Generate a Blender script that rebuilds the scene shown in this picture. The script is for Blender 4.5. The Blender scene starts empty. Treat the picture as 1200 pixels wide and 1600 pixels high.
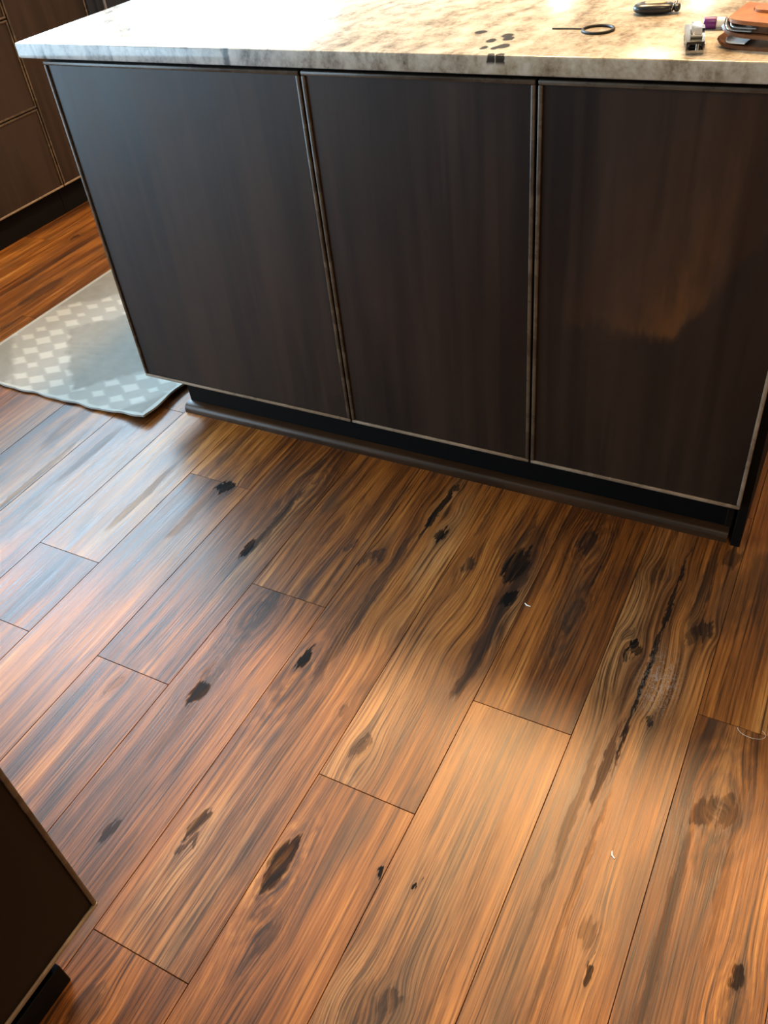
import bpy, bmesh, math, random
from mathutils import Vector, Matrix

scene = bpy.context.scene
col = scene.collection
PI = math.pi

# ------------------------------------------------------------------ camera
cam_d = bpy.data.cameras.new('camera')
cam = bpy.data.objects.new('camera', cam_d)
col.objects.link(cam)
cam_d.sensor_fit = 'HORIZONTAL'
cam_d.sensor_width = 36.0
cam_d.lens = 36.0 * 1330.69 / 1200.0
cam_d.clip_start = 0.02
cam.location = (1.55227, -1.37348, 1.27229)
cam.rotation_euler = (0.847646, 0.0972203, 0.477302)
scene.camera = cam

# ------------------------------------------------------------------ world
world = bpy.data.worlds.new('world')
scene.world = world
world.use_nodes = True
world.node_tree.nodes['Background'].inputs[0].default_value = (0.80, 0.90, 1.0, 1)
world.node_tree.nodes['Background'].inputs[1].default_value = 1.0

# ------------------------------------------------------------------ lights
def area(name, loc, rot, sx, sy, power, color, spread=PI):
    d = bpy.data.lights.new(name, 'AREA')
    d.shape = 'RECTANGLE'
    d.size, d.size_y = sx, sy
    d.energy = power
    d.color = color
    d.spread = spread
    o = bpy.data.objects.new(name, d)
    o.location = loc
    o.rotation_euler = rot
    col.objects.link(o)
    return o
DAY = (0.50, 0.77, 1.0)
# daylight entering at the left and far windows (just outside each pane); third opening: unseen glazed door added for blue light on the panels
WIN_L = [(-0.10, 2.05, 1.18, 2.32), (2.25, 4.25, 1.18, 2.32), (-3.3, -0.9, 0.03, 2.15)]
WIN_POWER = [340, 42, 125]
for (y0, y1, z0, z1), pw in zip(WIN_L, WIN_POWER):
    area('window_daylight', (-2.16, (y0 + y1) / 2, (z0 + z1) / 2), (0, -PI / 2, 0), z1 - z0, y1 - y0, pw, DAY)
WIN_F = [(-0.50, -0.36, 1.35, 2.2), (0.44, 0.58, 1.35, 2.2)]
for (x0, x1, z0, z1) in WIN_F:
    area('sidelight_daylight', ((x0 + x1) / 2, 4.76, (z0 + z1) / 2), (-PI / 2, 0, 0), x1 - x0, z1 - z0, 9, (1, 0.97, 0.92))
# x, y, watts, radius: two wide disc lamps over the island, a warm fill can added in front, small cans beyond
CANS = [(0.64, 0.97, 76.0, 0.19), (1.45, 0.97, 44.0, 0.19), (2.1, -1.35, 21.0, 0.075), (0.6, 3.0, 16.0, 0.075), (2.6, 3.0, 12.0, 0.075)]
WARM = (1.0, 0.66, 0.34)

scene.view_settings.view_transform = 'Standard'
scene.view_settings.look = 'None'
scene.view_settings.exposure = 0.22
scene.cycles.max_bounces = 5
scene.cycles.diffuse_bounces = 2
scene.cycles.glossy_bounces = 3
scene.view_settings.gamma = 1.0
scene.view_settings.use_curve_mapping = False

# ------------------------------------------------------------------ helpers
BASE = {}
def link(o):
    col.objects.link(o)
    return o
def tag(o, label=None, cat=None, group=None, kind=None):
    if label: o['label'] = label
    if cat: o['category'] = cat
    if group: o['group'] = group
    if kind: o['kind'] = kind
    return o
def thing(name, loc, label, cat, group=None):
    o = bpy.data.objects.new(name, None)
    o.empty_display_size = 0.05
    o.location = loc
    link(o)
    BASE[o.name] = Vector(loc)
    return tag(o, label, cat, group)
def add(name, bm, mat, parent=None, smooth=False):
    """link a bmesh given in world coordinates as one mesh object"""
    if parent is not None:
        b = BASE[parent.name]
    else:
        c = [v.co for v in bm.verts]
        b = Vector(((min(v.x for v in c) + max(v.x for v in c)) / 2, (min(v.y for v in c) + max(v.y for v in c)) / 2, min(v.z for v in c)))
    bmesh.ops.translate(bm, verts=bm.verts, vec=-b)
    bmesh.ops.recalc_face_normals(bm, faces=bm.faces)
    me = bpy.data.meshes.new(name)
    bm.to_mesh(me)
    bm.free()
    if smooth:
        me.polygons.foreach_set('use_smooth', [True] * len(me.polygons))
        try:
            me.set_sharp_from_angle(angle=math.radians(40))
        except Exception:
            pass
    me.materials.append(mat)
    o = bpy.data.objects.new(name, me)
    link(o)
    if parent is not None:
        o.parent = parent
    else:
        o.location = b
    BASE[o.name] = b
    return o
def abox(bm, x0, x1, y0, y1, z0, z1, bev=0.0, seg=1, mtx=None):
    r = bmesh.ops.create_cube(bm, size=1.0)
    vs = r['verts']
    for v in vs:
        v.co = Vector(((x0 + x1) / 2 + v.co.x * (x1 - x0), (y0 + y1) / 2 + v.co.y * (y1 - y0), (z0 + z1) / 2 + v.co.z * (z1 - z0)))
    if bev > 0:
        es = list({e for v in vs for e in v.link_edges})
        rr = bmesh.ops.bevel(bm, geom=es, offset=bev, segments=seg, affect='EDGES', profile=0.5)
        vs = list({v for f in rr['faces'] for v in f.verts})
    if mtx is not None:
        bmesh.ops.transform(bm, matrix=mtx, verts=vs)
    return vs
def box(name, x0, x1, y0, y1, z0, z1, mat, parent=None, bev=0.0, seg=1, smooth=False, mtx=None):
    bm = bmesh.new()
    abox(bm, x0, x1, y0, y1, z0, z1, bev, seg, mtx)
    return add(name, bm, mat, parent, smooth)
def atube(bm, pts, r, n=8, closed=False, cap=True):
    pts = [Vector(p) for p in pts]
    m = len(pts)
    rings = []
    up = Vector((0, 0, 1))
    for i, p in enumerate(pts):
        a = pts[(i - 1) % m] if (closed or i > 0) else p
        b = pts[(i + 1) % m] if (closed or i < m - 1) else p
        t = (b - a).normalized()
        u = t.cross(up)
        if u.length < 1e-4: u = t.cross(Vector((1, 0, 0)))
        u.normalize()
        w = u.cross(t)
        rr = r[i] if isinstance(r, (list, tuple)) else r
        rings.append([bm.verts.new(p + (u * math.cos(2 * PI * k / n) + w * math.sin(2 * PI * k / n)) * rr) for k in range(n)])
    for i in range(m if closed else m - 1):
        A, B = rings[i], rings[(i + 1) % m]
        for k in range(n):
            bm.faces.new((A[k], A[(k + 1) % n], B[(k + 1) % n], B[k]))
    if cap and not closed:
        bm.faces.new(rings[0][::-1]); bm.faces.new(rings[-1])
def asheet(bm, fn, nu, nv, thick):
    """a thick curved sheet: fn(u, v) -> (point, normal)"""
    T, B = {}, {}
    for i in range(nu + 1):
        for j in range(nv + 1):
            p, n = fn(i / nu, j / nv)
            p, n = Vector(p), Vector(n).normalized()
            T[i, j] = bm.verts.new(p + n * thick / 2)
            B[i, j] = bm.verts.new(p - n * thick / 2)
    for i in range(nu):
        for j in range(nv):
            bm.faces.new((T[i, j], T[i + 1, j], T[i + 1, j + 1], T[i, j + 1]))
            bm.faces.new((B[i, j], B[i, j + 1], B[i + 1, j + 1], B[i + 1, j]))
    for i in range(nu):
        bm.faces.new((T[i, 0], B[i, 0], B[i + 1, 0], T[i + 1, 0]))
        bm.faces.new((T[i, nv], T[i + 1, nv], B[i + 1, nv], B[i, nv]))
    for j in range(nv):
        bm.faces.new((T[0, j], T[0, j + 1], B[0, j + 1], B[0, j]))
        bm.faces.new((T[nu, j], B[nu, j], B[nu, j + 1], T[nu, j + 1]))

# ------------------------------------------------------------------ materials
class NT:
    """tiny node-building helper"""
    def __init__(self, tree):
        self.t = tree
    def n(self, typ, **kw):
        nd = self.t.nodes.new(typ)
        for k, v in kw.items():
            setattr(nd, k, v)
        return nd
    def put(self, sock, v):
        if v is None: return
        if hasattr(v, 'is_output'): self.t.links.new(v, sock)
        else:
            sock.default_value = v
    def math(self, op, a, b=None, c=None, clamp=False):
        nd = self.n('ShaderNodeMath', operation=op, use_clamp=clamp)
        self.put(nd.inputs[0], a); self.put(nd.inputs[1], b); self.put(nd.inputs[2], c)
        return nd.outputs[0]
    def xyz(self, x, y, z):
        nd = self.n('ShaderNodeCombineXYZ')
        self.put(nd.inputs[0], x); self.put(nd.inputs[1], y); self.put(nd.inputs[2], z)
        return nd.outputs[0]
    def sep(self, v):
        nd = self.n('ShaderNodeSeparateXYZ'); self.put(nd.inputs[0], v)
        return nd.outputs
    def noise(self, vec, scale=1.0, detail=3.0, rough=0.55, dist=0.0):
        nd = self.n('ShaderNodeTexNoise')
        self.put(nd.inputs['Vector'], vec)
        nd.inputs['Scale'].default_value = scale
        nd.inputs['Detail'].default_value = detail
        nd.inputs['Roughness'].default_value = rough
        nd.inputs['Distortion'].default_value = dist
        return nd.outputs['Fac']
    def smooth(self, v, a, b, lo=0.0, hi=1.0):
        nd = self.n('ShaderNodeMapRange', interpolation_type='SMOOTHSTEP')
        self.put(nd.inputs['Value'], v)
        nd.inputs['From Min'].default_value = a; nd.inputs['From Max'].default_value = b
        nd.inputs['To Min'].default_value = lo; nd.inputs['To Max'].default_value = hi
        return nd.outputs[0]
    def ramp(self, v, stops):
        nd = self.n('ShaderNodeValToRGB')
        e = nd.color_ramp.elements
        while len(e) < len(stops): e.new(0.5)
        for k, (p, c) in enumerate(stops):
            e[k].position = p; e[k].color = (c[0], c[1], c[2], 1)
        self.put(nd.inputs[0], v)
        return nd.outputs[0]
    def mix(self, f, a, b, mode='MIX'):
        nd = self.n('ShaderNodeMix', data_type='RGBA', blend_type=mode)
        self.put(nd.inputs[0], f)
        for s, v in ((nd.inputs[6], a), (nd.inputs[7], b)):
            if isinstance(v, tuple): v = (v[0], v[1], v[2], 1)
            self.put(s, v)
        return nd.outputs[2]
    def bump(self, h, strength, dist):
        nd = self.n('ShaderNodeBump')
        nd.inputs['Strength'].default_value = strength
        nd.inputs['Distance'].default_value = dist
        self.put(nd.inputs['Height'], h)
        return nd.outputs[0]
def newmat(name):
    m = bpy.data.materials.new(name)
    m.use_nodes = True
    t = m.node_tree
    b = t.nodes['Principled BSDF']
    return m, NT(t), b
def plain(name, color, rough=0.5, metal=0.0, var=0.12, scale=30.0, spec=0.5, bump=0.0):
    m, N, b = newmat(name)
    pos = N.n('ShaderNodeNewGeometry').outputs['Position']
    f = N.noise(pos, scale, 3)
    c = N.mix(f, tuple(x * (1 - var) for x in color), tuple(min(1, x * (1 + var)) for x in color))
    N.put(b.inputs['Base Color'], c)
    b.inputs['Roughness'].default_value = rough
    b.inputs['Metallic'].default_value = metal
    b.inputs['Specular IOR Level'].default_value = spec
    if bump: N.put(b.inputs['Normal'], N.bump(f, bump, 0.002))
    return m

# --- floor planks -------------------------------------------------------
def knot_group():
    g = bpy.data.node_groups.new('knot', 'ShaderNodeTree')
    for nm in ('X', 'Y', 'PX', 'PY', 'CX', 'CY', 'A', 'B'):
        g.interface.new_socket(nm, in_out='INPUT', socket_type='NodeSocketFloat')
    for nm in ('Warp', 'Core', 'Halo', 'Ring'):
        g.interface.new_socket(nm, in_out='OUTPUT', socket_type='NodeSocketFloat')
    N = NT(g)
    i = N.n('NodeGroupInput').outputs
    o = N.n('NodeGroupOutput').inputs
    dx = N.math('SUBTRACT', i['X'], i['CX']); dy = N.math('SUBTRACT', i['Y'], i['CY'])
    def sq(v, r):
        w = N.math('DIVIDE', v, r)
        return N.math('MULTIPLY', w, w)
    d2 = N.math('ADD', sq(dx, i['A']), sq(dy, i['B']))
    pdx = N.math('SUBTRACT', i['PX'], i['CX']); pdy = N.math('SUBTRACT', i['PY'], i['CY'])
    sx, sy = sq(pdx, i['A']), sq(pdy, i['B'])
    p2 = N.math('ADD', sx, sy)
    halo = N.math('EXPONENT', N.math('MULTIPLY', d2, -0.42))
    N.put(o['Warp'], N.math('MULTIPLY', dx, N.math('MULTIPLY', halo, 0.55)))
    N.put(o['Core'], N.smooth(p2, 0.55, 1.15, 1.0, 0.0))
    h2 = N.math('ADD', N.math('MULTIPLY', sx, -0.40), N.math('MULTIPLY', sy, -0.07))
    N.put(o['Halo'], N.math('EXPONENT', h2))
    s = N.math('SINE', N.math('MULTIPLY', N.math('SQRT', p2), 9.0))
    N.put(o['Ring'], N.math('MULTIPLY', s, N.math('EXPONENT', N.math('MULTIPLY', p2, -0.3))))
    return g
KNOT = knot_group()

# the knots, checks and streaks one can see in the boards: x, y, half width, half length, blackness, ringiness
KNOTS = [
 (1.112, -0.195, .020, .046, 1.0, .2), (1.134, -0.215, .014, .040, .75, .3), (1.131, -0.287, .012, .024, 1.0, .3), (1.125, -.25, .033, .10, .45, .2),
 (.929, -.164, .011, .018, 1.0, .2), (1.022, -.222, .012, .022, .8, .2), (.824, -.280, .020, .016, .8, .5), (.805, -.30, .012, .012, .7, .2), (.758, -.275, .008, .010, .7, .4),
 (.550, -.357, .011, .028, 1.0, .4), (.546, -.18, .022, .15, .55, .6), (.566, -.129, .026, .040, .55, .9), (.372, -.204, .018, .016, 1.0, 0), (.358, -.30, .012, .09, .5, 0),
 (.674, -.522, .026, .045, .45, .7), (.690, -.50, .012, .03, .5, .3),
 (.833, -.634, .030, .058, .55, 1.0), (.830, -.570, .010, .026, 1.0, .2), (.868, -.60, .012, .11, .5, 0), (.850, -.43, .015, .10, .45, 0),
 (.682, -.722, .014, .030, .95, .5), (.674, -.69, .014, .025, .55, .6), (.690, -.80, .010, .07, .4, 0), (.519, -.774, .010, .022, .45, .6),
 (1.005, -.940, .017, .036, .95, 1.0), (1.018, -.99, .018, .05, .5, 1.0), (1.044, -1.046, .016, .030, .6, .5),
 (.843, -.939, .007, .016, .9, .2), (.853, -.975, .010, .014, .8, .3), (.713, -1.017, .008, .018, .8, .2),
 (1.389, -.318, .013, .018, 1.0, .3), (1.372, -.29, .010, .014, .6, .3), (1.395, -.375, .030, .045, .45, 0), (1.424, -.30, .0035, .24, .95, 0), (1.412, -.56, .006, .08, .7, 0),
 (1.495, -.224, .018, .016, .85, .5), (1.478, -.245, .010, .02, .8, .2), (1.225, -.075, .018, .035, .85, .9), (1.255, -.12, .012, .06, .6, .4), (1.262, -.28, .014, .06, .4, 1.0),
 (1.453, -.465, .008, .010, .9, .8), (1.572, -.590, .014, .024, .7, .3), (1.605, -.575, .014, .022, .65, .3), (1.588, -.545, .030, .05, .2, 1.0), (1.590, -.65, .016, .05, .4, 0),
 (1.466, -.839, .012, .022, .55, .3), (1.483, -.888, .006, .012, .9, 0), (1.662, -.817, .008, .020, .9, .2), (1.66, -.86, .016, .03, .35, .8),
 (1.225, -1.069, .030, .030, .6, .5), (1.250, -1.045, .012, .014, .7, .5), (1.1545, -.890, .006, .008, 1.0, 0), (1.212, -.886, .003, .005, 1.0, 0),
 (1.022, -.702, .010, .014, .7, .5), (1.035, -.735, .018, .03, .4, 0), (.955, -.652, .008, .012, .6, .4), (.866, -1.236, .020, .030, .7, .2), (1.391, -.112, .020, .020, .5, .3),
 (.889, -.085, .0065, .085, 1.0, 0), (.906, -.10, .02, .02, .4, 0), (.90, .0, .008, .012, .9, .4), (-.893, .459, .022, .10, .65, .2), (-1.109, .86, .010, .014, .8, .4), (1.506, -.012, .012, .03, .8, 0),
 (1.293, -.84, .008, .09, .3, .3), (1.115, -.458, .030, .04, .3, 0), (.973, -.441, .028, .035, .3, 0), (1.00, -.30, .03, .06, .35, .2), (.70, -.24, .02, .05, .3, .3), (.77, -.18, .012, .05, .35, 0), (-1.02, .62, .012, .12, .4, 0), (1.32, -.05, .004, .05, .5, 0),
 (.872, -.40, .011, .20, .75, 0), (1.130, -.40, .013, .13, .75, 0), (1.262, -.20, .009, .14, .65, 0), (.560, -.25, .009, .12, .85, 0), (.690, -.60, .007, .15, .45, 0), (1.07, -.10, .012, .08, .55, 0), (.645, -.10, .018, .09, .5, 0), (1.475, -.12, .008, .13, .65, 0), (.972, -.55, .012, .13, .5, 0), (.95, -.86, .006, .16, .4, 0), (1.10, -.12, .006, .09, .7, 0), (1.155, -.15, .005, .12, .6, 0), (1.00, -.06, .006, .07, .6, 0), (.79, -.22, .009, .16, .6, 0), (.74, -.40, .010, .10, .5, 0), (1.39, -.68, .006, .18, .45, 0), (1.43, -.86, .005, .20, .5, 0), (1.56, -.80, .007, .16, .5, 0), (1.62, -.66, .006, .14, .45, 0), (1.31, -.99, .006, .10, .4, 0), (.90, -.72, .010, .10, .45, 0), (.83, -.78, .006, .14, .4, 0), (1.66, -.22, .02, .07, .5, 0), (.76, -1.08, .008, .08, .45, 0), (.46, -.12, .012, .08, .5, 0), (.30, -.05, .010, .08, .5, 0), (.20, -.30, .010, .12, .5, 0), (-.12, -.35, .010, .16, .5, 0),
 (1.450, -.372, .014, .012, 1.0, 9),
 (.945, -.19, .016, .035, -.6, 0), (.955, -.225, .010, .018, -.8, 0), (1.365, -.315, .014, .045, -.8, 0), (1.015, -.675, .024, .045, -.7, 0), (.862, -1.0, .014, .028, -.7, 0), (1.453, -.445, .008, .03, -.7, 0), (1.47, -.80, .010, .03, -.5, 0), (1.245, -.64, .055, .13, -.42, 0), (1.375, -.55, .025, .16, -.35, 0), (.897, -.02, .008, .02, -.7, 0), (1.155, -.305, .012, .02, -.5, 0), (1.19, -1.06, .02, .02, -.6, 0), (.575, -.33, .010, .035, -.45, 0), (1.46, -.385, .045, .05, -.35, 0), (.92, -1.07, .022, .05, -.4, 0), (1.588, -.545, .010, .03, -.4, 0),
 (-.60, -.30, .02, .12, .45, 0), (-.20, -.12, .02, .12, .4, .1), (-.05, -.22, .012, .10, .4, .1),
]
def plank_material(name, knots, tone=0.0, seed=None):
    m, N, b = newmat(name)
    pos = N.n('ShaderNodeNewGeometry').outputs['Position']
    x, y, z = N.sep(pos)
    rnd = N.n('ShaderNodeObjectInfo').outputs['Random'] if seed is None else seed
    zs = N.math('MULTIPLY', rnd, 37.0) if seed is None else seed * 37.0
    wob = N.noise(N.xyz(N.math('MULTIPLY', x, 70.0), N.math('MULTIPLY', y, 17.0), zs), 1.0, 3, 0.65)
    w5 = N.math('SUBTRACT', wob, 0.5)
    px = N.math('MULTIPLY_ADD', w5, 0.026, x)
    py = N.math('MULTIPLY_ADD', w5, 0.11, y)
    # slow meander of the grain
    mean = N.noise(N.xyz(N.math('MULTIPLY', x, 5.0), N.math('MULTIPLY', y, 1.3), zs), 1.0, 2, 0.5)
    g = N.math('MULTIPLY_ADD', N.math('SUBTRACT', mean, 0.5), 0.024, x)
    core = halo = ring = light = scuff = None
    for (cx, cy, a, bb, dark, rg) in knots:
        k = N.n('ShaderNodeGroup'); k.node_tree = KNOT
        for nm, v in (('X', x), ('Y', y), ('PX', px), ('PY', py)): N.put(k.inputs[nm], v)
        for nm, v in (('CX', cx), ('CY', cy), ('A', a * 1.25), ('B', bb * 1.25)): k.inputs[nm].default_value = v
        if dark > 0 and bb < 0.07 and rg != 9: g = N.math('SUBTRACT', g, k.outputs['Warp'])
        if rg == 9:
            scuff = k.outputs['Halo']
            continue
        if dark < 0:
            l = N.math('MULTIPLY', k.outputs['Halo'], -dark)
            light = l if light is None else N.math('MAXIMUM', light, l)
            continue
        c = N.math('MULTIPLY', k.outputs['Core'], dark ** 2)
        h = N.math('MULTIPLY', k.outputs['Halo'], dark)
        r = N.math('MULTIPLY', k.outputs['Ring'], rg)
        core = c if core is None else N.math('MAXIMUM', core, c)
        halo = h if halo is None else N.math('MAXIMUM', halo, h)
        ring = r if ring is None else N.math('ADD', ring, r)
    gv = lambda sx, sy, off: N.xyz(N.math('MULTIPLY', g, sx), N.math('MULTIPLY', y, sy), N.math('ADD', zs, off))
    broad = N.noise(gv(10, 1.1, 0), 1, 3, 0.6)
    streak = N.noise(gv(42, 1.5, 3), 1, 4, 0.65)
    fine = N.noise(gv(230, 3.6, 5), 1, 4, 0.75)
    v = N.math('MULTIPLY', broad, 0.74)
    v = N.math('MULTIPLY_ADD', streak, 0.50, v)
    v = N.math('MULTIPLY_ADD', fine, 0.66, v)
    v = N.math('ADD', v, -0.455 + tone)
    if seed is None:
        v = N.math('MULTIPLY_ADD', N.math('SUBTRACT', rnd, 0.5), 0.10, v)
    if ring is not None:
        v = N.math('MULTIPLY_ADD', ring, 0.085, v)
    c = N.ramp(v, [(0.17, (0.015, 0.0048, 0.0011)), (0.34, (0.070, 0.0215, 0.0036)), (0.47, (0.185, 0.0570, 0.0080)), (0.61, (0.335, 0.115, 0.0180)), (0.81, (0.64, 0.285, 0.066))])
    # grey-olive weathering lying over some of the boards
    wth = N.noise(gv(10, 2.8, 21), 1, 4, 0.65)
    c = N.mix(N.smooth(wth, 0.53, 0.72, 0.0, 0.5), c, (0.070, 0.043, 0.023))
    # long dark drag streaks
    c = N.mix(N.smooth(wth, 0.46, 0.30, 0.0, 0.62), c, (0.030, 0.011, 0.004))
    # open pores: thin dark lines along the grain
    c = N.mix(N.smooth(fine, 0.46, 0.34, 0.0, 0.75), c, (0.032, 0.012, 0.0045))
    if light is not None:
        c = N.mix(N.math('MULTIPLY', light, N.smooth(fine, 0.40, 0.60, 0.15, 0.9)), c, (0.62, 0.32, 0.115))
    if core is not None:
        hm = N.math('MULTIPLY', halo, N.smooth(N.math('MULTIPLY_ADD', fine, 0.5, N.math('MULTIPLY', streak, 0.5)), 0.38, 0.58, 1.0, 0.30))
        c = N.mix(hm, c, (0.030, 0.011, 0.004))
        kn = N.math('MULTIPLY_ADD', wob, 0.55, N.math('MULTIPLY', fine, 0.45))
        kc = N.mix(N.smooth(kn, 0.56, 0.70), (0.003, 0.0024, 0.002), (0.060, 0.042, 0.026))
        c = N.mix(N.math('MULTIPLY', core, N.smooth(fine, 0.46, 0.70, 1.0, 0.75)), c, kc)
    if scuff is not None:
        sn = N.noise(N.xyz(N.math('MULTIPLY', x, 170), N.math('MULTIPLY', y, 110), 2.0), 1, 4, 0.7, 1.5)
        c = N.mix(N.math('MULTIPLY', scuff, N.smooth(sn, 0.48, 0.60, 0.0, 0.55)), c, (0.42, 0.38, 0.34))
    N.put(b.inputs['Base Color'], c)
    ro = N.smooth(fine, 0.3, 0.7, 0.36, 0.48)
    if core is not None: ro = N.math('MULTIPLY_ADD', core, 0.3, ro)
    N.put(b.inputs['Roughness'], ro)
    b.inputs['Specular IOR Level'].default_value = 0.5
    if core is not None: N.put(b.inputs['Specular IOR Level'], N.math('MULTIPLY_ADD', core, -0.38, 0.5))
    hf = N.noise(N.xyz(N.math('MULTIPLY', x, 300), N.math('MULTIPLY', y, 7), zs), 1, 2, 0.6)
    N.put(b.inputs['Normal'], N.bump(hf, 0.35, 0.0010))
    return m

# --- dark cabinet veneer -----------------------------------------------
def espresso(name, axis=(40, 40, 1.6), base=(0.0080, 0.0052, 0.0040), hi=(0.034, 0.0180, 0.0100), crotch=None, rough=0.42, spec=0.4):
    m, N, b = newmat(name)
    pos = N.n('ShaderNodeNewGeometry').outputs['Position']
    x, y, z = N.sep(pos)
    gx, gy, gz = (N.math('MULTIPLY', s, k) for s, k in zip((x, y, z), axis))
    v = N.noise(N.xyz(gx, gy, gz), 1, 4, 0.55, 0.6)
    broad = N.noise(N.xyz(N.math('MULTIPLY', gx, .17), N.math('MULTIPLY', gy, .17), N.math('MULTIPLY', gz, .6)), 1, 2)
    v = N.math('MULTIPLY_ADD', broad, 0.8, N.math('MULTIPLY', v, 0.55))
    c = N.mix(N.smooth(v, 0.45, 0.92), base, hi)
    if crotch:
        cx, cz = crotch
        dx = N.math('SUBTRACT', x, cx); dz = N.math('SUBTRACT', z, cz)
        ang = N.math('ARCTAN2', dx, dz)
        rr = N.math('SQRT', N.math('ADD', N.math('MULTIPLY', dx, dx), N.math('MULTIPLY', dz, dz)))
        feather = N.noise(N.xyz(N.math('MULTIPLY', ang, 5.0), N.math('MULTIPLY', rr, 4.0), 3.0), 1, 4, 0.6, 0.8)
        rag = N.noise(N.xyz(N.math('MULTIPLY', x, 34), 0.0, N.math('MULTIPLY', z, 9)), 1, 4, 0.6)
        # plume of lighter figure above a ragged fork, leaning right and fading upwards; dark below
        bound = N.math('MULTIPLY_ADD', N.math('MAXIMUM', N.math('SUBTRACT', dx, 0.025), 0.0), -1.7, dz)
        up = N.smooth(N.math('MULTIPLY_ADD', N.math('SUBTRACT', rag, 0.5), 0.10, bound), -0.012, 0.022)
        lx = N.math('SUBTRACT', dx, N.math('MULTIPLY', dz, 0.16))
        body = N.math('MULTIPLY', N.math('EXPONENT', N.math('MULTIPLY', N.math('MULTIPLY', lx, lx), -75.0)), N.math('EXPONENT', N.math('MULTIPLY', N.math('ABSOLUTE', dz), -5.0)))
        limb_x = N.math('SUBTRACT', dx, N.math('MULTIPLY_ADD', dz, 0.20, 0.020))
        limb = N.math('MULTIPLY', N.math('EXPONENT', N.math('MULTIPLY', N.math('MULTIPLY', limb_x, limb_x), -1100.0)), N.math('EXPONENT', N.math('MULTIPLY', rr, -2.8)))
        a = N.math('MULTIPLY', up, N.math('ADD', N.math('MULTIPLY', body, 0.34), N.math('MULTIPLY', limb, 0.26)))
        a = N.math('MULTIPLY', a, N.smooth(rag, 0.32, 0.66, 0.45, 1.0))
        c = N.mix(a, c, (0.170, 0.062, 0.013))
        # pale splinters spreading to the lower left
        wx = N.math('ADD', dx, 0.095); wz = N.math('ADD', dz, 0.02)
        wing = N.math('EXPONENT', N.math('MULTIPLY', N.math('ADD', N.math('MULTIPLY', N.math('MULTIPLY', wx, wx), 900.0), N.math('MULTIPLY', N.math('MULTIPLY', wz, wz), 500.0)), -1.0))
        c = N.mix(N.math('MULTIPLY', wing, N.smooth(feather, 0.45, 0.66, 0.0, 0.36)), c, (0.100, 0.040, 0.012))
        low = N.math('MULTIPLY', N.math('SUBTRACT', 1.0, up), N.math('EXPONENT', N.math('MULTIPLY', rr, -6.0)))
        c = N.mix(N.math('MULTIPLY', low, 0.7), c, (0.007, 0.005, 0.004))
    N.put(b.inputs['Base Color'], c)
    N.put(b.inputs['Roughness'], N.smooth(v, 0.4, 0.95, rough - 0.03, rough + 0.05))
    b.inputs['Specular IOR Level'].default_value = spec
    N.put(b.inputs['Normal'], N.bump(v, 0.05, 0.001))
    return m
M_panel = espresso('espresso_veneer')
M_crotch = espresso('espresso_crotch_veneer', crotch=(1.300, 0.455))
M_bead = espresso('espresso_edge_bead', axis=(30, 30, 30), base=(0.050, 0.033, 0.021), hi=(0.125, 0.086, 0.054), rough=0.26)
M_lit_worn = espresso('lit_worn_edge_bead', axis=(30, 30, 30), base=(0.17, 0.120, 0.080), hi=(0.36, 0.265, 0.18), rough=0.28)  # paler copy of the bead: caught light put into the colour, with some wear
M_side = espresso('espresso_side', axis=(40, 40, 1.6), base=(0.006, 0.0042, 0.003), hi=(0.012, 0.007, 0.0045), spec=0.2)
M_kick = plain('black_toe_kick', (0.003, 0.0027, 0.0025), 0.6, spec=0.15)
M_shoe = espresso('dark_shoe_moulding', axis=(3, 40, 40), base=(0.024, 0.012, 0.006), hi=(0.085, 0.040, 0.016), rough=0.3)

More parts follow.
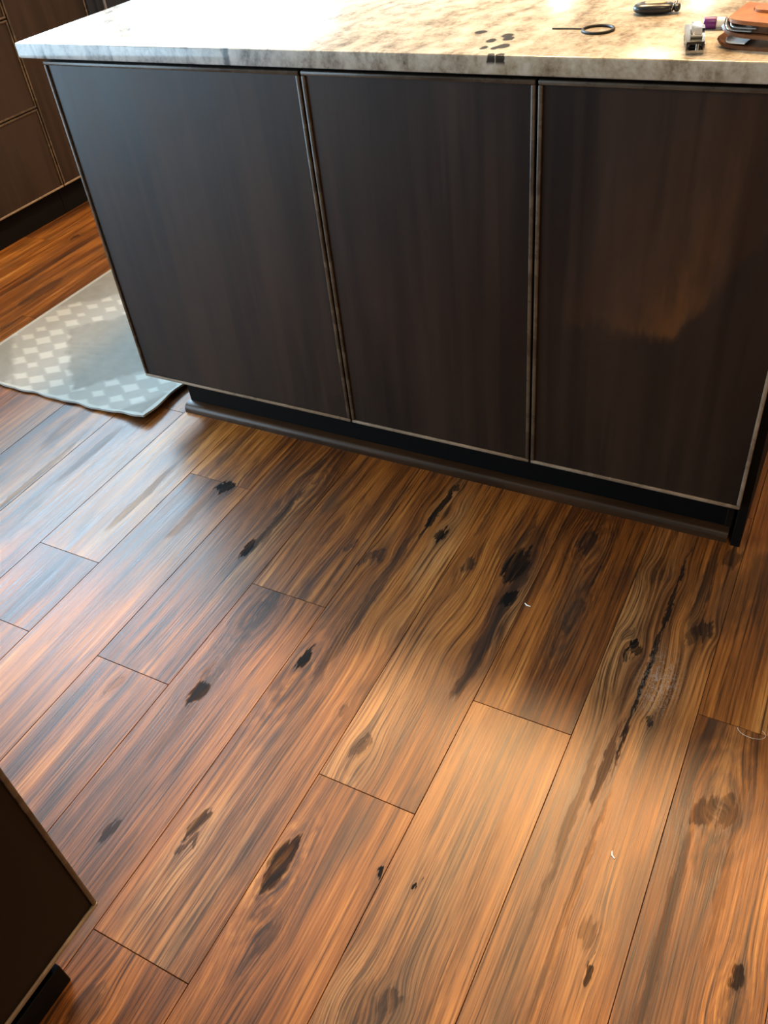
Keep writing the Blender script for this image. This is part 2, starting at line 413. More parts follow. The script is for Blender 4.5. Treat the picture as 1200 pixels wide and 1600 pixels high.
# --- stone worktop ------------------------------------------------------
def stone(name, warm_at=None):
    m, N, b = newmat(name)
    pos = N.n('ShaderNodeNewGeometry').outputs['Position']
    x, y, z = N.sep(pos)
    wv = N.noise(pos, 5.0, 3)
    xs = N.math('MULTIPLY_ADD', N.math('SUBTRACT', wv, 0.5), 0.16, x)
    xs = N.math('MULTIPLY_ADD', y, -0.16, xs)
    vein = N.noise(N.xyz(N.math('MULTIPLY', xs, 20), N.math('MULTIPLY', y, 2.2), N.math('MULTIPLY', z, 5.0)), 1, 5, 0.62)
    blot = N.noise(pos, 26.0, 5, 0.62)
    fine = N.noise(pos, 130.0, 3, 0.6)
    v = N.math('MULTIPLY_ADD', blot, 0.45, N.math('MULTIPLY', vein, 0.6))
    v = N.math('MULTIPLY_ADD', N.math('SUBTRACT', fine, 0.5), 0.22, v)
    cool = N.ramp(v, [(0.36, (0.10, 0.107, 0.105)), (0.44, (0.28, 0.285, 0.28)), (0.53, (0.46, 0.465, 0.45)), (0.66, (0.60, 0.60, 0.57))])
    warm = N.ramp(v, [(0.36, (0.080, 0.060, 0.038)), (0.45, (0.23, 0.182, 0.122)), (0.54, (0.37, 0.315, 0.232)), (0.67, (0.50, 0.455, 0.375))])
    wn = N.noise(N.xyz(N.math('MULTIPLY', xs, 4.0), N.math('MULTIPLY', y, 1.5), 4.0), 1, 3)
    wf = N.smooth(N.math('MULTIPLY_ADD', N.math('SUBTRACT', wn, 0.5), 0.7, x), 0.45, 1.0)
    c = N.mix(wf, cool, warm)
    # a few dark veins running from front to back through the slab
    for cx, w, s in ((0.482, 0.009, 0.85), (0.045, 0.006, 0.45), (0.145, 0.005, 0.5), (0.205, 0.0035, 0.5), (-0.005, 0.004, 0.4), (0.30, 0.003, 0.35)):
        d = N.math('ABSOLUTE', N.math('SUBTRACT', N.math('MULTIPLY_ADD', N.math('SUBTRACT', blot, 0.5), 0.035, N.math('MULTIPLY_ADD', y, 0.25, x)), cx))
        f = N.math('MULTIPLY', N.smooth(d, w * 0.4, w * 1.3, s, 0.0), N.smooth(N.noise(N.xyz(N.math('MULTIPLY', x, 8.0), N.math('MULTIPLY', y, 16.0), 0.0), 1, 2), 0.40, 0.60))
        if s > 0.8: f = N.smooth(d, w * 0.4, w * 1.3, s, 0.0)
        c = N.mix(f, c, (0.06, 0.085, 0.10))
    # black mineral specks near the front edge
    for sx, sy, r in ((0.926, 0.12, .011), (0.965, 0.067, .0085), (0.981, 0.100, .011), (0.990, 0.082, .010), (0.998, 0.039, .011), (0.988, 0.028, .007), (0.970, 0.029, .007), (0.996, -0.0115, .0070), (1.012, -0.0115, .0080)):
        bx = N.math('MULTIPLY_ADD', N.math('SUBTRACT', fine, 0.5), 0.010, x)
        dx = N.math('SUBTRACT', bx, sx); dy = N.math('MULTIPLY', N.math('SUBTRACT', N.math('MULTIPLY_ADD', N.math('SUBTRACT', blot, 0.5), 0.02, y), sy), 0.7)
        d = N.math('SQRT', N.math('ADD', N.math('MULTIPLY', dx, dx), N.math('MULTIPLY', dy, dy)))
        f = N.smooth(d, r * 0.75, r * 1.15, 0.97, 0.0)
        if sy < 0: f = N.math('MULTIPLY', f, N.smooth(z, 0.898, 0.905))
        c = N.mix(f, c, (0.02, 0.016, 0.012))
    # grey swirl on the front edge under the specks
    N.put(b.inputs['Base Color'], c)
    b.inputs['Roughness'].default_value = 0.16
    b.inputs['Specular IOR Level'].default_value = 0.6
    return m
M_stone = stone('veined_stone')

M_wall = plain('cream_wall_paint', (0.36, 0.31, 0.25), 0.8, var=0.03)
M_ceil = plain('cream_ceiling_paint', (0.56, 0.48, 0.38), 0.85, var=0.02)
M_white = plain('white_window_paint', (0.80, 0.80, 0.78), 0.4, var=0.02)
M_sub = plain('dark_subfloor', (0.02, 0.012, 0.008), 0.9)

# ------------------------------------------------------------------ the setting
X0, X1, Y0, Y1, ZC = -1.98, 4.6, -3.6, 4.6, 2.62
floor = tag(box('floor', X0, X1, Y0, Y1, -0.12, -0.007, M_sub), 'rustic brown wood plank floor with black knots', kind='structure')
PITCH, XS, LEN, GAP = 0.1811, 0.0752, 1.22, 0.0011
ENDS = {0: [-0.527, -0.742], 1: [-0.189], 2: [-0.734], 3: [-0.448], 4: [-1.147], 5: [-0.780], 6: [-0.539], 7: [0.12], 8: [-0.413], -1: [0.02], -2: [-.62], -3: [.45], -4: [-.2], -5: [.30], -6: [.95], -7: [.12]}
TONE = {0: 0.0, 1: -0.01, 2: 0.0, 3: 0.01, 4: 0.015, 5: 0.02, 6: 0.0, 7: -0.01, 8: 0.0}
rng = random.Random(4)
shared = plank_material('oak_plank', [])
mesh_cache = {}
def plank_mesh(L, mat):
    bm = bmesh.new()
    w = PITCH - GAP
    abox(bm, -w / 2, w / 2, -L / 2, L / 2, -0.007, 0.0)
    es = [e for e in bm.edges if all(v.co.z > -0.001 for v in e.verts)]
    bmesh.ops.bevel(bm, geom=es, offset=0.0005, segments=1, affect='EDGES')
    me = bpy.data.meshes.new('plank')
    bm.to_mesh(me); bm.free()
    me.materials.append(mat)
    return me
nplank = 0
k0 = math.ceil((X0 - XS) / PITCH) - 1
k1 = math.floor((X1 - XS) / PITCH)
for k in range(k0, k1 + 1):
    xa = XS + k * PITCH
    xc = xa + PITCH / 2
    if xc - PITCH / 2 < X0 or xc + PITCH / 2 > X1: continue
    e = sorted(ENDS.get(k, [rng.uniform(-.6, .6)]))
    cuts = list(e)
    while cuts[0] > Y0: cuts.insert(0, cuts[0] - LEN)
    while cuts[-1] < Y1: cuts.append(cuts[-1] + LEN)
    cuts[0], cuts[-1] = Y0, Y1
    for ya, yb in zip(cuts, cuts[1:]):
        if yb - ya < 0.02: continue
        mine = [q for q in KNOTS if xa - 0.004 <= q[0] < xa + PITCH - 0.004 and ya - 0.03 < q[1] < yb + 0.03]
        nplank += 1
        L = round(yb - ya - GAP, 4)
        inview = -1.4 < xc < 1.8 and yb > -1.5 and ya < 1.3
        if mine:
            mat = plank_material('knotty_oak_plank', mine, TONE.get(k, 0.0) + (-0.05 if (k == 4 and yb < -1.1) else 0))
            me = plank_mesh(L, mat)
        else:
            if L not in mesh_cache: mesh_cache[L] = plank_mesh(L, shared)
            me = mesh_cache[L]
        o = bpy.data.objects.new('plank', me)
        o.location = Vector((xc, (ya + yb) / 2, 0)) - BASE[floor.name]
        o.parent = floor
        link(o)

def wall_with_holes(name, axis, a0, a1, t0, t1, holes, mat):
    """wall slab along an axis ('x' or 'y'), thickness t0..t1, rectangular openings (u0,u1,z0,z1)"""
    bm = bmesh.new()
    us = sorted({a0, a1, *[h[0] for h in holes], *[h[1] for h in holes]})
    for u0, u1 in zip(us, us[1:]):
        hs = sorted([h for h in holes if h[0] <= u0 + 1e-6 and h[1] >= u1 - 1e-6], key=lambda h: h[2])
        z = 0.0
        segs = []
        for h in hs:
            segs.append((z, h[2])); z = h[3]
        segs.append((z, ZC))
        for z0, z1 in segs:
            if axis == 'y': abox(bm, t0, t1, u0, u1, z0, z1)
            else: abox(bm, u0, u1, t0, t1, z0, z1)
    return tag(add(name, bm, mat), kind='structure')
wall_with_holes('wall_left', 'y', Y0, Y1, X0 - 0.12, X0, WIN_L, M_wall)
wall_with_holes('wall_far', 'x', X0, X1, Y1, Y1 + 0.12, WIN_F, M_wall)
wall_with_holes('wall_right', 'y', Y0, Y1, X1, X1 + 0.12, [], M_wall)
wall_with_holes('wall_near', 'x', X0, X1, Y0 - 0.12, Y0, [], M_wall)
tag(box('ceiling', X0, X1, Y0, Y1, ZC, ZC + 0.1, M_ceil), kind='structure')
gm, GN, gb = newmat('window_glass')
tr = GN.n('ShaderNodeBsdfTransparent'); gl = GN.n('ShaderNodeBsdfGlossy'); gl.inputs['Roughness'].default_value = 0.02
mx = GN.n('ShaderNodeMixShader'); mx.inputs[0].default_value = 0.06
GN.t.links.new(tr.outputs[0], mx.inputs[1]); GN.t.links.new(gl.outputs[0], mx.inputs[2])
GN.t.links.new(mx.outputs[0], GN.t.nodes['Material Output'].inputs[0])
def window(nm0, axis, u0, u1, z0, z1, t):
    base = (t, (u0 + u1) / 2, z0) if axis == 'y' else ((u0 + u1) / 2, t, z0)
    w = bpy.data.objects.new(nm0, None); w.location = base; link(w); BASE[w.name] = Vector(base)
    w['kind'] = 'structure'
    def bar(nm, a, b, c, d):
        if axis == 'y': box(nm, t - 0.03, t + 0.03, a, b, c, d, M_white, w, 0.003)
        else: box(nm, a, b, t - 0.03, t + 0.03, c, d, M_white, w, 0.003)
    f = 0.035
    bar('window_frame', u0, u1, z0, z0 + f); bar('window_frame', u0, u1, z1 - f, z1)
    bar('window_frame', u0, u0 + f, z0 + f, z1 - f); bar('window_frame', u1 - f, u1, z0 + f, z1 - f)
    if u1 - u0 > 1: bar('mullion', (u0 + u1) / 2 - 0.02, (u0 + u1) / 2 + 0.02, z0 + f, z1 - f)
    if axis == 'y': box('pane', t - 0.003, t + 0.003, u0 + f, u1 - f, z0 + f, z1 - f, gm, w)
    else: box('pane', u0 + f, u1 - f, t - 0.003, t + 0.003, z0 + f, z1 - f, gm, w)
for i, h in enumerate(WIN_L): window(('window_1', 'window_2', 'added_door_1')[i], 'y', *h, X0 - 0.06)
for i, h in enumerate(WIN_F): window('window_%d' % (i + 3), 'x', *h, Y1 + 0.06)

# recessed ceiling lights: trim ring + lamp
CAN_LABELS = ['large round ceiling light over the left half of the island', 'large round ceiling light over the right half of the island', 'unseen warm fill lamp added over the open floor in front of the island', 'small round ceiling light nearest the far left of the room', 'small round ceiling light nearest the far right of the room']
can_tr = plain('white_lamp_trim', (0.8, 0.8, 0.78), 0.4)
for i, (cx, cy, can_power, ri) in enumerate(CANS):
    t = thing('ceiling_light', (cx, cy, ZC - 0.012), CAN_LABELS[i], 'light', 'round ceiling lights')
    bm = bmesh.new()
    ro, n = ri + 0.02, 32
    A = [[bm.verts.new((cx + r * math.cos(2 * PI * j / n), cy + r * math.sin(2 * PI * j / n), zz)) for j in range(n)] for r, zz in ((ri, ZC - 0.001), (ri, ZC - 0.012), (ro, ZC - 0.008), (ro, ZC - 0.001))]
    for q in range(4):
        for j in range(n):
            bm.faces.new((A[q][j], A[q][(j + 1) % n], A[(q + 1) % 4][(j + 1) % n], A[(q + 1) % 4][j]))
    add('trim_ring', bm, can_tr, t, True)
    d = bpy.data.lights.new('can_lamp', 'AREA'); d.shape = 'DISK'; d.size = 2 * ri - 0.005; d.energy = can_power; d.color = WARM
    o = bpy.data.objects.new('can_lamp', d); o.location = (0, 0, 0.004); o.parent = t; link(o)

# ------------------------------------------------------------------ beaded cabinet fronts
def beaded_front(name, u0, u1, z0, z1, plane, out, axis, mat, parent, thick=0.019, bw=0.0075, proud=0.0045, label=None, worn=()):
    """flat front with a raised bead along its four edges; plane = front plane of the beads, out = +1/-1 outward direction on 'x' or 'y'"""
    rec = plane - out * proud
    def bx(nm, a, b, c, d, p0, p1, m, par, bev=0.0, seg=1):
        lo, hi = min(p0, p1), max(p0, p1)
        if axis == 'y': return box(nm, a, b, lo, hi, c, d, m, par, bev, seg, bev > 0)
        return box(nm, lo, hi, a, b, c, d, m, par, bev, seg, bev > 0)
    p = bx(name, u0, u1, z0, z1, rec, plane - out * thick, mat, parent)
    if label: p['label'] = label
    back = rec - out * 0.0005
    for q, (a, b, c, d) in enumerate(((u0, u1, z0, z0 + bw), (u0, u1, z1 - bw, z1), (u0, u0 + bw, z0 + bw, z1 - bw), (u1 - bw, u1, z0 + bw, z1 - bw))):
        bx('edge_bead', a, b, c, d, back, plane, M_lit_worn if q in worn else M_bead, p, 0.0022, 2)  # worn sides take the paler bead that has caught light in its colour
    return p

# ------------------------------------------------------------------ island
ZB, ZT = 0.115, 0.877
IY1 = 0.98
isl = thing('kitchen_island', (0.75, 0.5, 0), 'dark espresso kitchen island with three tall beaded flat panels', 'kitchen island')
box('body', 0.004, 1.494, 0.0195, IY1, ZB, 0.884, M_side, isl)
g = 0.0022
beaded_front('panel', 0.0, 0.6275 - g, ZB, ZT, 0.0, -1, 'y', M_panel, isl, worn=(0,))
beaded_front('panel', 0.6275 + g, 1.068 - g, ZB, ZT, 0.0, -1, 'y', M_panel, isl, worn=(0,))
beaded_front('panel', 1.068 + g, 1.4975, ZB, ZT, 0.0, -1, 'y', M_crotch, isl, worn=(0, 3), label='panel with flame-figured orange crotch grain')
box('toe_kick', 0.085, 1.474, 0.052, IY1 - 0.06, 0.0, ZB, M_kick, isl)
box('toe_kick_return', 1.474, 1.489, 0.050, 0.085, 0.0, ZB, M_side, isl, 0.002)
box('side_panel', 1.4945, 1.5125, 0.022, IY1, 0.0, 0.884, M_kick, isl, 0.001)
bm = bmesh.new()
prof = [(0.052, 0.0), (0.026, 0.0), (0.0265, 0.010), (0.029, 0.0165), (0.034, 0.021), (0.041, 0.0235), (0.052, 0.0245)]
va = [bm.verts.new((0.078, y, z)) for y, z in prof]; vb = [bm.verts.new((1.486, y, z)) for y, z in prof]
for i in range(len(prof)):
    j = (i + 1) % len(prof)
    bm.faces.new((va[i], va[j], vb[j], vb[i]))
bm.faces.new(va[::-1]); bm.faces.new(vb)
add('shoe_moulding', bm, M_shoe, isl, True)
# worktop with eased edges; unseen right end lengthened to shade the floor
bm = bmesh.new()
abox(bm, -0.048, 1.86, -0.012, IY1 + 0.06, 0.8845, 0.914)
es = [e for e in bm.edges if abs(e.verts[0].co.z - e.verts[1].co.z) < 1e-5]
bmesh.ops.bevel(bm, geom=es, offset=0.0035, segments=3, affect='EDGES', profile=0.5)
tag(add('island_countertop', bm, M_stone, None, True), 'pale veined stone worktop lying on the dark island', 'countertop')

# ------------------------------------------------------------------ far cabinet run along the left wall
FX = -1.28
def base_cab(name, y0, y1, fronts, label, group=None):
    t = thing(name, ((X0 + FX) / 2, (y0 + y1) / 2, 0), label, 'cabinet', group)
    box('body', X0 + 0.004, FX - 0.0195, y0 + 0.0006, y1 - 0.0006, ZB, 0.884, M_side, t)
    box('toe_kick', X0 + 0.004, FX - 0.045, y0 + 0.0006, y1 - 0.0006, 0.0, ZB, M_kick, t)
    for nm, z0, z1 in fronts:
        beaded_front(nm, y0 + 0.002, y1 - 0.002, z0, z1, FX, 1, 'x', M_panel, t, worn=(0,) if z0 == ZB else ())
    return t
DR = [('drawer', ZB, 0.412), ('drawer', 0.416, 0.712), ('drawer', 0.716, ZT)]
base_cab('base_cabinet', -0.30, 0.399, DR, 'espresso drawer cabinet at the near end of the left wall run')
base_cab('base_cabinet', 0.40, 1.040, DR, 'espresso three-drawer base cabinet behind the end of the rug')
base_cab('base_cabinet', 1.041, 1.436, [('door', ZB, ZT)], 'narrow espresso cabinet with one tall door beside the dark appliance')
# dark under-counter appliance with a bright upright handle
M_appl = plain('black_appliance_glass', (0.012, 0.016, 0.024), 0.18)
M_steel = plain('brushed_steel', (0.62, 0.63, 0.64), 0.28, 1.0, var=0.05)
ap = thing('undercounter_cooler', ((X0 + FX) / 2, 1.74, 0), 'blue-black appliance with bright upright handle, half hidden behind the island worktop', 'appliance')
box('body', X0 + 0.004, FX - 0.03, 1.440, 2.038, 0.0, 0.884, M_kick, ap)
box('door', FX - 0.029, FX - 0.004, 1.443, 2.035, 0.10, 0.878, M_appl, ap, 0.003)
hd = bmesh.new(); atube(hd, [(FX + 0.022, 1.513, 0.22), (FX + 0.022, 1.513, 0.84)], 0.0065, 12)
hobj = add('handle', hd, M_steel, ap, True)
for zz in (0.26, 0.80):
    b2 = bmesh.new(); atube(b2, [(FX - 0.005, 1.513, zz), (FX + 0.022, 1.513, zz + 0.0001)], 0.005, 10)
    add('standoff', b2, M_steel, hobj, True)
base_cab('base_cabinet', 2.042, 2.742, [('door', ZB, ZT)], 'espresso cabinet beyond the dark appliance, behind the island')
bm = bmesh.new(); abox(bm, X0 + 0.002, FX + 0.025, -0.325, 2.77, 0.8845, 0.914, 0.003, 2)
tag(add('wall_countertop', bm, M_stone, None, True), 'pale stone worktop over the cabinets on the left wall', 'countertop')

# ------------------------------------------------------------------ near cabinet at the lower left
CX, CY = 0.852, -1.138
nc = thing('end_cabinet', (0.55, -1.7, 0), 'near-black cabinet in the lower left corner with a thin tan lower edge', 'cabinet')
box('body', 0.25, CX - 0.0195, -2.34, CY - 0.003, ZB, 0.884, M_side, nc)
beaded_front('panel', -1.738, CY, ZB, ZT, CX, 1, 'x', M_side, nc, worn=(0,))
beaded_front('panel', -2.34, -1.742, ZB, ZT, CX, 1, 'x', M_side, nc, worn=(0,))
box('toe_kick', 0.30, 0.806, -2.30, -1.218, 0.0, ZB, M_kick, nc)
box('kick_plate', 0.806, 0.820, -2.30, -1.216, 0.0, 0.050, M_kick, nc, 0.0015)
bm = bmesh.new(); abox(bm, 0.22, CX + 0.012, -2.36, CY + 0.03, 0.8845, 0.914, 0.003, 2)
tag(add('end_countertop', bm, M_stone, None, True), 'pale stone worktop over the near-black corner cabinet', 'countertop')

# ------------------------------------------------------------------ rug
def rug_mat():
    m, N, b = newmat('woven_grey_white_rug')
    pos = N.n('ShaderNodeNewGeometry').outputs['Position']
    x, y, z = N.sep(pos)
    u = N.math('MULTIPLY', N.math('ADD', x, 0.37), 1.0)
    # big lattice of grey lozenges parted by bands of small white leaf-shaped spots
    wob = N.noise(pos, 14.0, 2)
    a = N.math('DIVIDE', N.math('ABSOLUTE', N.math('ADD', x, 0.31)), 0.30)
    t = N.math('PINGPONG', N.math('SUBTRACT', y, 0.27), 0.36)
    lat = N.math('ADD', a, N.math('DIVIDE', t, 0.30))
    lat = N.math('MULTIPLY_ADD', N.math('SUBTRACT', wob, 0.5), 0.30, lat)
    band = N.math('MULTIPLY', N.smooth(lat, 0.86, 0.98), N.smooth(lat, 1.66, 1.80, 1.0, 0.0))
    vo = N.n('ShaderNodeTexVoronoi', feature='F1', distance='MANHATTAN')
    N.put(vo.inputs['Vector'], N.xyz(N.math('MULTIPLY', x, 13.0), N.math('MULTIPLY', y, 17.0), 0.0))
    vo.inputs['Scale'].default_value = 1.0
    vo.inputs['Randomness'].default_value = 0.22
    d1 = N.smooth(N.math('MULTIPLY_ADD', N.math('SUBTRACT', wob, 0.5), 0.3, vo.outputs['Distance']), 0.34, 0.58, 1.0, 0.0)
    weave = N.noise(N.xyz(N.math('MULTIPLY', x, 500), N.math('MULTIPLY', y, 300), 0.0), 1, 2)
    soft = N.noise(pos, 28.0, 3)
    grey = N.mix(soft, (0.20, 0.190, 0.168), (0.275, 0.262, 0.235))
    dots = N.math('MULTIPLY', band, N.math('MULTIPLY_ADD', d1, 0.55, 0.30))
    c = N.mix(dots, grey, (0.50, 0.475, 0.43))
    # pale hem
    hem = N.math('MAXIMUM', N.smooth(N.math('SUBTRACT', y, -0.056), 0.006, 0.010, 1.0, 0.0), N.smooth(N.math('ABSOLUTE', u), 0.362, 0.366))
    c = N.mix(N.math('MULTIPLY', hem, 0.7), c, (0.46, 0.455, 0.43))
    c = N.mix(N.math('MULTIPLY', weave, 0.18), c, (0.22, 0.22, 0.21))
    N.put(b.inputs['Base Color'], c)
    b.inputs['Roughness'].default_value = 0.9
    b.inputs['Specular IOR Level'].default_value = 0.2
    N.put(b.inputs['Normal'], N.bump(N.math('MULTIPLY_ADD', dots, 0.8, weave), 0.35, 0.002))
    return m
rr = random.Random(2)
def rug_pt(u, v):
    x = -0.747 + 0.752 * u
    y = -0.057 + 1.75 * v
    # lifted right edge near the front corner, wrinkles on the left half, wavy front hem
    d = 1.0 - u
    dm = d * 0.752
    ym = y + 0.057
    lift = 0.016 * math.exp(-(dm / 0.10) ** 2) * (0.55 + 0.45 * math.cos((ym - 0.05) * 9.0)) * math.exp(-(max(0, ym - 0.12) / 0.25) ** 2)
    lift += 0.004 * math.exp(-(ym / 0.04) ** 2)
    cr = 0.0
    for (sx, sy, ang, wl, amp) in ((-0.42, 0.20, 0.25, 0.026, 0.0045), (-0.34, 0.16, 0.05, 0.03, 0.004)):
        ex, ey = x - sx, y - sy
        a = ex * math.cos(ang) + ey * math.sin(ang); b = -ex * math.sin(ang) + ey * math.cos(ang)
        cr += amp * math.exp(-(a / 0.13) ** 2 - (b / 0.045) ** 2) * (0.5 + 0.5 * math.cos(b / wl * 2 * PI))
    fy = 0.0022 * math.sin(u * 31) * math.exp(-(ym / 0.03)) + 0.0015 * math.sin(u * 57 + 1) * math.exp(-(ym / 0.03)) - 0.008 * (1 - u) * 0 
    ex = 0.004 * math.sin(v * 60.0) * math.exp(-(dm / 0.03))
    return ((x + ex, y + fy, 0.0038 + lift + cr), (0, 0, 1))
bm = bmesh.new()
asheet(bm, rug_pt, 110, 190, 0.006)
tag(add('rug', bm, rug_mat(), None, True), 'pale grey and white runner rug with lozenge pattern beside the island', 'rug')

# ------------------------------------------------------------------ small things on the worktop
ZS = 0.914
M_black = plain('black_plastic', (0.010, 0.011, 0.013), 0.30)
M_blackm = plain('black_cord', (0.010, 0.009, 0.008), 0.55)
M_chrome = plain('chrome', (0.45, 0.44, 0.41), 0.14, 1.0, var=0.06)
M_dsteel = plain('dark_steel', (0.035, 0.035, 0.033), 0.30, 1.0)
M_gun = plain('gunmetal', (0.13, 0.125, 0.105), 0.22, 1.0)
M_tan_refl = plain('tan_reflection', (0.30, 0.22, 0.13), 0.35)

# key fob: flat rounded pod, long axis along x
kf = thing('key_fob', (1.18, 0.25, ZS), 'black oval key fob with wire ring lying on the worktop', 'key fob')
def pod(cx, cy, cz, lx, ly, lz, rot, n=40, m=14, sq=2.6):
    bm = bmesh.new()
    rings = []
    for j in range(1, m):
        ph = -PI / 2 + PI * j / m
        s, c = math.sin(ph), math.cos(ph)
        zz = math.copysign(abs(s) ** (2 / 2.6), s) * lz / 2
        f = abs(c) ** (2 / 2.6)
        ring = []
        for i in range(n):
            th = 2 * PI * i / n
            ct, st = math.cos(th), math.sin(th)
            px = math.copysign(abs(ct) ** (2 / sq), ct) * lx / 2 * f
            py = math.copysign(abs(st) ** (2 / sq), st) * ly / 2 * f * (1.0 - 0.16 * ct)
            ring.append(bm.verts.new((cx + px * math.cos(rot) - py * math.sin(rot), cy + px * math.sin(rot) + py * math.cos(rot), cz + zz)))
        rings.append(ring)
    for A, B in zip(rings, rings[1:]):
        for i in range(n): bm.faces.new((A[i], A[(i + 1) % n], B[(i + 1) % n], B[i]))
    bm.faces.new(rings[0][::-1]); bm.faces.new(rings[-1])
    return bm
RK = 0.10
add('shell', pod(1.181, 0.252, ZS + 0.0085, 0.068, 0.038, 0.017, RK), M_black, kf, True)
add('reflection_pad', pod(1.183, 0.251, ZS + 0.0160, 0.036, 0.020, 0.0045, RK), M_tan_refl, kf, True)  # tan reflection on the glossy shell, put into the colour of a pad
add('end_cap', pod(1.2175, 0.2560, ZS + 0.0080, 0.010, 0.020, 0.012, RK), M_black, kf, True)
bm = bmesh.new()
atube(bm, [(1.213 + 0.004 * math.sin(q * 2 * PI / 28) , 0.255 + 0.0155 * math.cos(q * 2 * PI / 28), ZS + 0.0120 + 0.0108 * math.sin(q * 2 * PI / 28)) for q in range(28)], 0.0008, 6, True)
add('wire_ring', bm, M_chrome, kf, True)

# thin black loop with a straight tail
bm = bmesh.new()
atube(bm, [(1.121 + 0.0245 * math.cos(q * 2 * PI / 44), 0.138 + 0.0245 * math.sin(q * 2 * PI / 44), ZS + 0.0023) for q in range(44)], 0.0023, 8, True)
lp = thing('cord_loop', (1.121, 0.138, ZS), 'thin black ring with a straight tail lying on the worktop', 'loop')
add('ring', bm, M_blackm, lp, True)
bm = bmesh.new()
atube(bm, [(1.0975, 0.1440, ZS + 0.0012), (1.070, 0.1435, ZS + 0.0012), (1.043, 0.1425, ZS + 0.0012)], 0.0013, 8)
add('tail', bm, M_blackm, lp, True)

# chrome folding tool: two handles, lever on top, axis pointing from far to near
ft = thing('folding_tool', (1.283, 0.062, ZS), 'small chrome folding pocket tool standing near the worktop edge', 'tool')
TA = math.radians(14)
TM = Matrix.Translation((1.2860, 0.064, ZS)) @ Matrix.Rotation(TA, 4, 'Z')
LT, WT = 0.100, 0.027
def tool_plate(name, z0, bow, th, mat, w=WT, l0=-LT / 2, l1=LT / 2, x0=0.0, rise=0.0, par=None):
    bm = bmesh.new()
    def fn(u, v):
        l = l0 + (l1 - l0) * v
        xx = x0 + (u - 0.5) * w * (1.0 - 0.10 * (2 * v - 1) ** 4)
        zz = z0 + bow * (1 - (2 * v - 1) ** 2) + rise * v
        return (xx, l, zz), (0, 0, 1)
    asheet(bm, fn, 4, 18, th)
    bmesh.ops.transform(bm, matrix=TM, verts=bm.verts)
    return add(name, bm, mat, par or ft, True)
lo = tool_plate('lower_handle', 0.0030, -0.0004, 0.0050, M_chrome)
for s in (-1, 1):
    bm = bmesh.new()
    # side wall with three openings
    xs = s * (WT / 2 - 0.0016)
    for a, b2 in ((-0.049, -0.036), (-0.026, -0.014), (-0.004, 0.008), (0.018, 0.049)):
        abox(bm, xs - 0.001, xs + 0.001, a, b2, 0.0045, 0.0130)
    abox(bm, xs - 0.001, xs + 0.001, -0.049, 0.049, 0.0118, 0.0138)
    bmesh.ops.transform(bm, matrix=TM, verts=bm.verts)
    add('side_wall', bm, M_chrome, ft)
box('inner_blade', -0.0085, 0.0085, -0.046, 0.045, 0.0060, 0.0105, M_dsteel, ft, 0.0012, 1, False, TM)
tool_plate('upper_handle', 0.0150, 0.0012, 0.0030, M_gun)
tool_plate('lever', 0.0205, 0.0012, 0.0020, M_chrome, w=0.014, l0=-0.030, l1=0.034, x0=0.002, rise=0.002)
bm = bmesh.new(); atube(bm, [(-0.007, -0.033, 0.0188), (0.009, -0.033, 0.0188)], 0.0026, 12)
bmesh.ops.transform(bm, matrix=TM, verts=bm.verts); add('lever_pin', bm, M_chrome, ft, True)
bm = bmesh.new(); atube(bm, [(0.003, -0.0465, 0.0055), (0.003, -0.0465, 0.0136)], 0.0030, 12)
bmesh.ops.transform(bm, matrix=TM, verts=bm.verts); add('pivot', bm, M_chrome, ft, True)
tool_plate('lever_tab', 0.0195, 0.0, 0.0022, M_dsteel, w=0.007, l0=0.006, l1=0.028, x0=0.011)

# lip balm tube with purple cap
M_purple = plain('purple_plastic', (0.125, 0.012, 0.165), 0.35)
M_tubew = plain('cream_plastic', (0.78, 0.74, 0.62), 0.35)
lb = thing('capped_tube', (1.30, 0.150, ZS), 'small cream tube with purple cap lying beside the wallet', 'tube')
def lathe(name, pts, y, z, mat, par, n=24, rot=0.0, o=(0, 0)):
    bm = bmesh.new()
    rings = [[bm.verts.new((xx, r * math.cos(2 * PI * k / n), r * math.sin(2 * PI * k / n))) for k in range(n)] for xx, r in pts]
    for A, B in zip(rings, rings[1:]):
        for k in range(n): bm.faces.new((A[k], A[(k + 1) % n], B[(k + 1) % n], B[k]))
    bm.faces.new(rings[0][::-1]); bm.faces.new(rings[-1])
    bmesh.ops.transform(bm, matrix=Matrix.Translation((o[0], o[1], z)) @ Matrix.Rotation(rot, 4, 'Z'), verts=bm.verts)
    return add(name, bm, mat, par, True)
O = (1.281, 0.155)
lathe('cap', [(-0.0005, 0.0070), (0.0005, 0.0082), (0.0170, 0.0085), (0.0180, 0.0080)], 0, ZS + 0.0085, M_purple, lb, rot=0.12, o=O)
lathe('tube_body', [(0.0181, 0.0072), (0.0185, 0.0075), (0.058, 0.0075), (0.059, 0.0070)], 0, ZS + 0.0085, M_tubew, lb, rot=0.12, o=O)
lathe('print_band', [(0.0300, 0.00755), (0.0301, 0.0077), (0.0340, 0.0077), (0.0341, 0.00755)], 0, ZS + 0.0085, M_black, lb, rot=0.12, o=O)

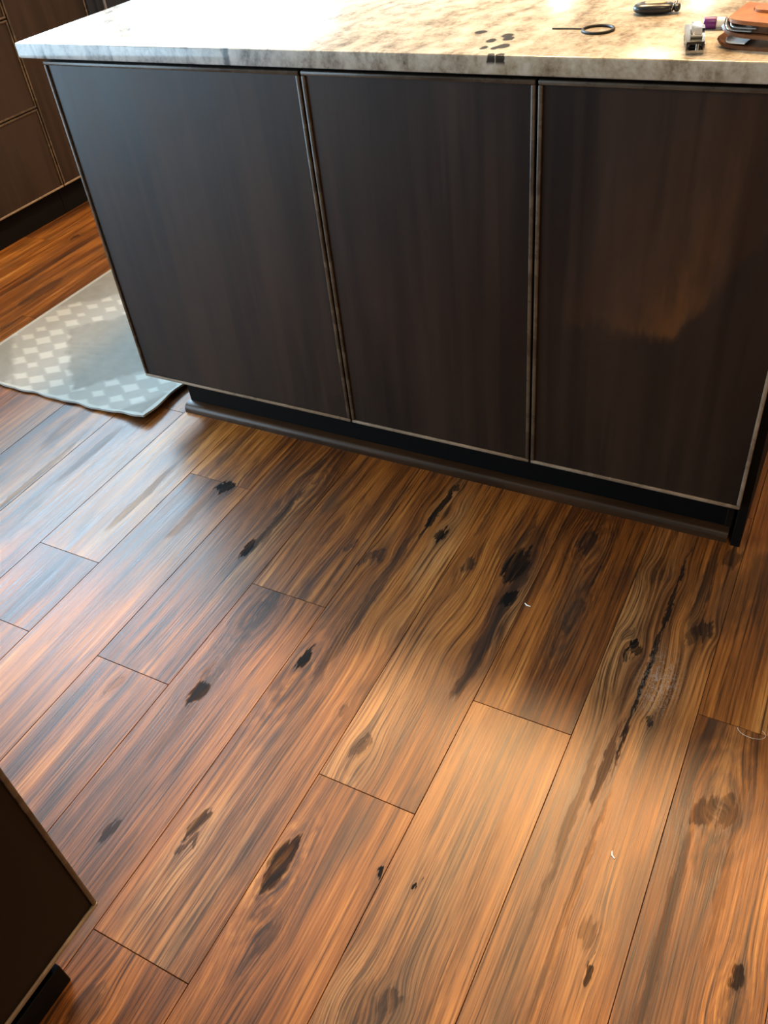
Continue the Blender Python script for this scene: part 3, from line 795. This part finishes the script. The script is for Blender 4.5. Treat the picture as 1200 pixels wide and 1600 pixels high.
# leather wallet standing slightly open: three flaps, sleeve and card between
def leather(name, a, b_, rough=0.38):
    m, N, b = newmat(name)
    pos = N.n('ShaderNodeNewGeometry').outputs['Position']
    f = N.noise(pos, 45.0, 4); gr = N.noise(pos, 420.0, 2)
    N.put(b.inputs['Base Color'], N.mix(N.smooth(f, 0.3, 0.7), a, b_))
    b.inputs['Roughness'].default_value = rough
    N.put(b.inputs['Normal'], N.bump(gr, 0.25, 0.0008))
    return m
M_lea = leather('brown_leather', (0.085, 0.030, 0.010), (0.19, 0.072, 0.024), 0.34)
M_lea2 = leather('tan_leather', (0.22, 0.062, 0.010), (0.34, 0.110, 0.020), 0.42)
wl = thing('wallet', (1.385, 0.10, ZS), 'worn brown leather wallet bulging open at the worktop edge', 'wallet')
WA = math.radians(-9)
WM = Matrix.Translation((1.318, 0.048, ZS)) @ Matrix.Rotation(WA, 4, 'Z')
def flap(name, z0, curl, thick, mat, l=0.118, w=0.100, x0=0.0, y0=0.0, ztip=0.0, sag=0.0, slope=0.0, par=None):
    bm = bmesh.new()
    def fn(u, v):
        xx = x0 + l * u
        cor = 0.012 * math.exp(-u / 0.06) * ((1 - v) ** 6)
        yy = y0 + w * v + cor
        zz = z0 + curl * math.exp(-u / 0.10) + ztip * u - sag * math.sin(PI * u) + slope * v
        return (xx, yy, zz), (-(ztip / l) + curl / 0.10 / l * math.exp(-u / 0.10) * 0.6, -slope / w, 1)
    asheet(bm, fn, 22, 10, thick)
    bmesh.ops.bevel(bm, geom=[e for e in bm.edges if e.calc_face_angle(0) > 1.0], offset=thick * 0.28, segments=2, affect='EDGES')
    bmesh.ops.transform(bm, matrix=WM, verts=bm.verts)
    return add(name, bm, mat, par or wl, True)
f1 = flap('lower_flap', 0.0022, 0.0095, 0.0042, M_lea, x0=0.0)
f2 = flap('middle_flap', 0.0175, 0.0110, 0.0046, M_lea, x0=0.004, ztip=-0.001)
f3 = flap('upper_flap', 0.0345, 0.0010, 0.0050, M_lea2, x0=0.010, y0=0.004, ztip=-0.004, slope=0.002, w=0.094)
flap('spine', 0.0100, 0.0, 0.0180, M_lea, x0=0.088, l=0.030, w=0.098)
flap('upper_lining', 0.0255, 0.002, 0.0090, M_lea, x0=0.030, l=0.086, y0=0.010, w=0.086, ztip=-0.002)
M_card = plain('white_card', (0.82, 0.84, 0.85), 0.3, var=0.03)
M_sleeve = plain('clear_grey_sleeve', (0.42, 0.43, 0.42), 0.10, 0.35, var=0.25)
flap('card', 0.0078, 0.004, 0.0012, M_card, x0=0.012, l=0.030, y0=0.003, w=0.060)
flap('sleeve', 0.0235, 0.012, 0.0014, M_sleeve, x0=0.008, l=0.040, y0=0.003, w=0.06)
flap('sleeve', 0.0270, 0.008, 0.0012, M_sleeve, x0=0.014, l=0.040, y0=0.004, w=0.06)
# raised fold across the top of the wallet
fold = flap('fold', 0.0385, 0.0, 0.0042, M_lea2, x0=0.030, l=0.070, y0=0.050, w=0.040)

# ------------------------------------------------------------------ crumbs and lint on the floor
M_crumb = plain('white_paper_scrap', (0.85, 0.84, 0.80), 0.7, var=0.04)
def scrap(name, pts, r, label):
    bm = bmesh.new(); atube(bm, pts, r, 6)
    tag(add(name, bm, M_crumb, None, True), label, 'debris')
scrap('paper_scrap', [(1.1655, -0.2860, .0012), (1.1710, -0.2900, .0014), (1.1785, -0.2900, .0012)], [.0011, .0014, .0009], 'tiny white scrap on the floor just below the biggest black knot')
scrap('paper_scrap', [(1.4625, -0.7110, .0012), (1.4640, -0.7170, .0014), (1.4690, -0.7210, .0012)], [.0008, .0013, .0010], 'tiny white scrap on the bare plank near the lower right')
lint = [(1.612 + 0.022 * math.cos(a) , -0.415 + 0.012 * math.sin(a) , 0.0008) for a in [PI + q * PI * 1.25 / 16 for q in range(17)]]
scrap('lint_thread', lint, 0.00025, 'pale curled thread on the floor at the right edge')
